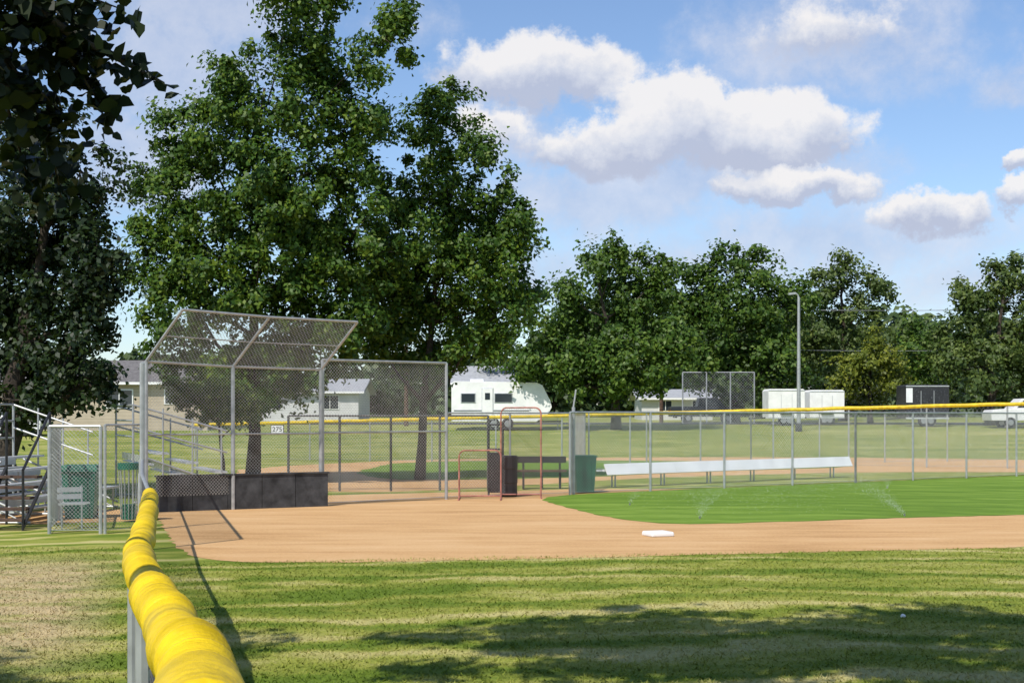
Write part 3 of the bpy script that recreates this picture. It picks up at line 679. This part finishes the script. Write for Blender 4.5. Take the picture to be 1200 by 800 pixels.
v=N(nt,'ShaderNodeVectorMath',operation='SUBTRACT'); lk(nt,wn.outputs['Color'],v.inputs[0]); v.inputs[1].default_value=(.5,.5,.5)
v2=N(nt,'ShaderNodeVectorMath',operation='MULTIPLY_ADD'); lk(nt,v.outputs[0],v2.inputs[0]); v2.inputs[1].default_value=(.075,.045,0); lk(nt,P0,v2.inputs[2]); PW=v2.outputs[0]
nf=noise(nt,P0,19,7,.66)
def field(ell,k):
    dens=None
    for (px,py,rx,ry,wt) in ell:
        a=math.atan((px-CX)/F); e_=math.atan((HY-py)/F*math.cos(a))
        s1=N(nt,'ShaderNodeVectorMath',operation='SUBTRACT'); lk(nt,PW,s1.inputs[0]); s1.inputs[1].default_value=(a,e_,0)
        s2=N(nt,'ShaderNodeVectorMath',operation='MULTIPLY'); lk(nt,s1.outputs[0],s2.inputs[0]); s2.inputs[1].default_value=(F/rx/k,F/ry/k,0)
        ln=N(nt,'ShaderNodeVectorMath',operation='LENGTH'); lk(nt,s2.outputs[0],ln.inputs[0])
        val=math_(nt,'MULTIPLY',math_(nt,'SUBTRACT',1.0,ln.outputs['Value'],clamp=True),wt)
        sy=N(nt,'ShaderNodeSeparateXYZ'); lk(nt,s2.outputs[0],sy.inputs[0])
        sv=math_(nt,'MULTIPLY',val,sy.outputs[1])
        if dens is None: dens=val; shn=sv; sm=val
        else: dens=math_(nt,'MAXIMUM',dens,val); shn=math_(nt,'ADD',shn,sv); sm=math_(nt,'ADD',sm,val)
    return dens,math_(nt,'DIVIDE',shn,math_(nt,'ADD',sm,.001))
hard=[(632,86,118,38,1.0),(785,138,72,50,1.15),(890,158,112,44,1.15),(700,172,95,32,.85),(925,222,88,20,1.0),(1092,250,54,24,1.0),(1198,188,22,14,1.1),(1205,228,34,18,.9),(580,150,50,26,.6),(975,35,90,34,.5)]
soft=[(975,45,165,66,.75),(1070,80,90,44,.45),(200,80,120,70,.9),(160,190,90,60,.9),(250,0,140,55,.9),(700,235,180,50,.75),(640,320,140,50,.6),(960,285,270,52,.75),(480,30,70,30,.4),(1180,95,60,28,.6),(1150,330,190,50,.6),(840,205,215,40,.9),(590,160,80,44,.85),(830,310,260,50,.6)]
dh,sh=field(hard,1.38); ds,_=field(soft,1.4)
gm=math_(nt,'MULTIPLY_ADD',noise(nt,P0,3.0,4,.6),2.2,-1.15,True)
away=math_(nt,'MULTIPLY_ADD',math_(nt,'ABSOLUTE',A_),4,-1.8,True)
high=math_(nt,'MULTIPLY_ADD',E_,5,-1.9,True)
ds=math_(nt,'MAXIMUM',ds,math_(nt,'MULTIPLY',gm,math_(nt,'MAXIMUM',away,high)))
nc=math_(nt,'SUBTRACT',nf,.5)
def cover(dens,lo,hi,amp,mx):
    dd=math_(nt,'ADD',dens,math_(nt,'MULTIPLY',nc,amp))
    mr=N(nt,'ShaderNodeMapRange',interpolation_type='SMOOTHSTEP'); lk(nt,dd,mr.inputs[0]); mr.inputs[1].default_value=lo; mr.inputs[2].default_value=hi
    return math_(nt,'MULTIPLY',math_(nt,'MULTIPLY',mr.outputs[0],math_(nt,'MULTIPLY',dens,9,clamp=True)),mx)
ch_=cover(dh,.10,.40,1.0,.94); cs_=cover(ds,.05,.62,1.0,.74)
shf=math_(nt,'ADD',math_(nt,'MULTIPLY_ADD',sh,1.25,.58),math_(nt,'MULTIPLY',nc,1.7))
def scol(c):
    cl=N(nt,'ShaderNodeVectorMath',operation='SCALE'); lk(nt,c,cl.inputs[0]); cl.inputs['Scale'].default_value=1/BG; return cl.outputs[0]
cH=scol(ramp(nt,shf,[(.1,(.50,.55,.70)),(.5,(.70,.73,.82)),(.9,(.92,.90,.90))]))
cS=scol(ramp(nt,nf,[(.35,(.48,.57,.77)),(.65,(.68,.72,.84))]))
tint=mixc(nt,1.0,sky.outputs[0],(.98,1.05,1.17),'MULTIPLY')
base=mixc(nt,cs_,tint,cS)
fin=mixc(nt,ch_,base,cH); lk(nt,fin,bg.inputs[0]); lk(nt,bg.outputs[0],out.inputs[0])
w.cycles.sampling_method='MANUAL'; w.cycles.sample_map_resolution=512
sd=bpy.data.lights.new('sun','SUN'); sd.energy=4.7; sd.angle=math.radians(.5); sd.color=(1,.945,.86); so=bpy.data.objects.new('sun',sd); col.objects.link(so); so.rotation_euler=SUN.to_track_quat('-Z','Y').to_euler()
cd=bpy.data.cameras.new('camera'); cd.lens=F/1200*36; cd.sensor_width=36; cd.shift_y=(HY-400)/1200; cd.clip_end=3000; cd.clip_start=.05
co=bpy.data.objects.new('camera',cd); col.objects.link(co); co.location=(0,0,CH); co.rotation_euler=(math.pi/2,0,0); sc.camera=co
sc.view_settings.view_transform='Standard'; sc.view_settings.look='None'; sc.view_settings.exposure=0
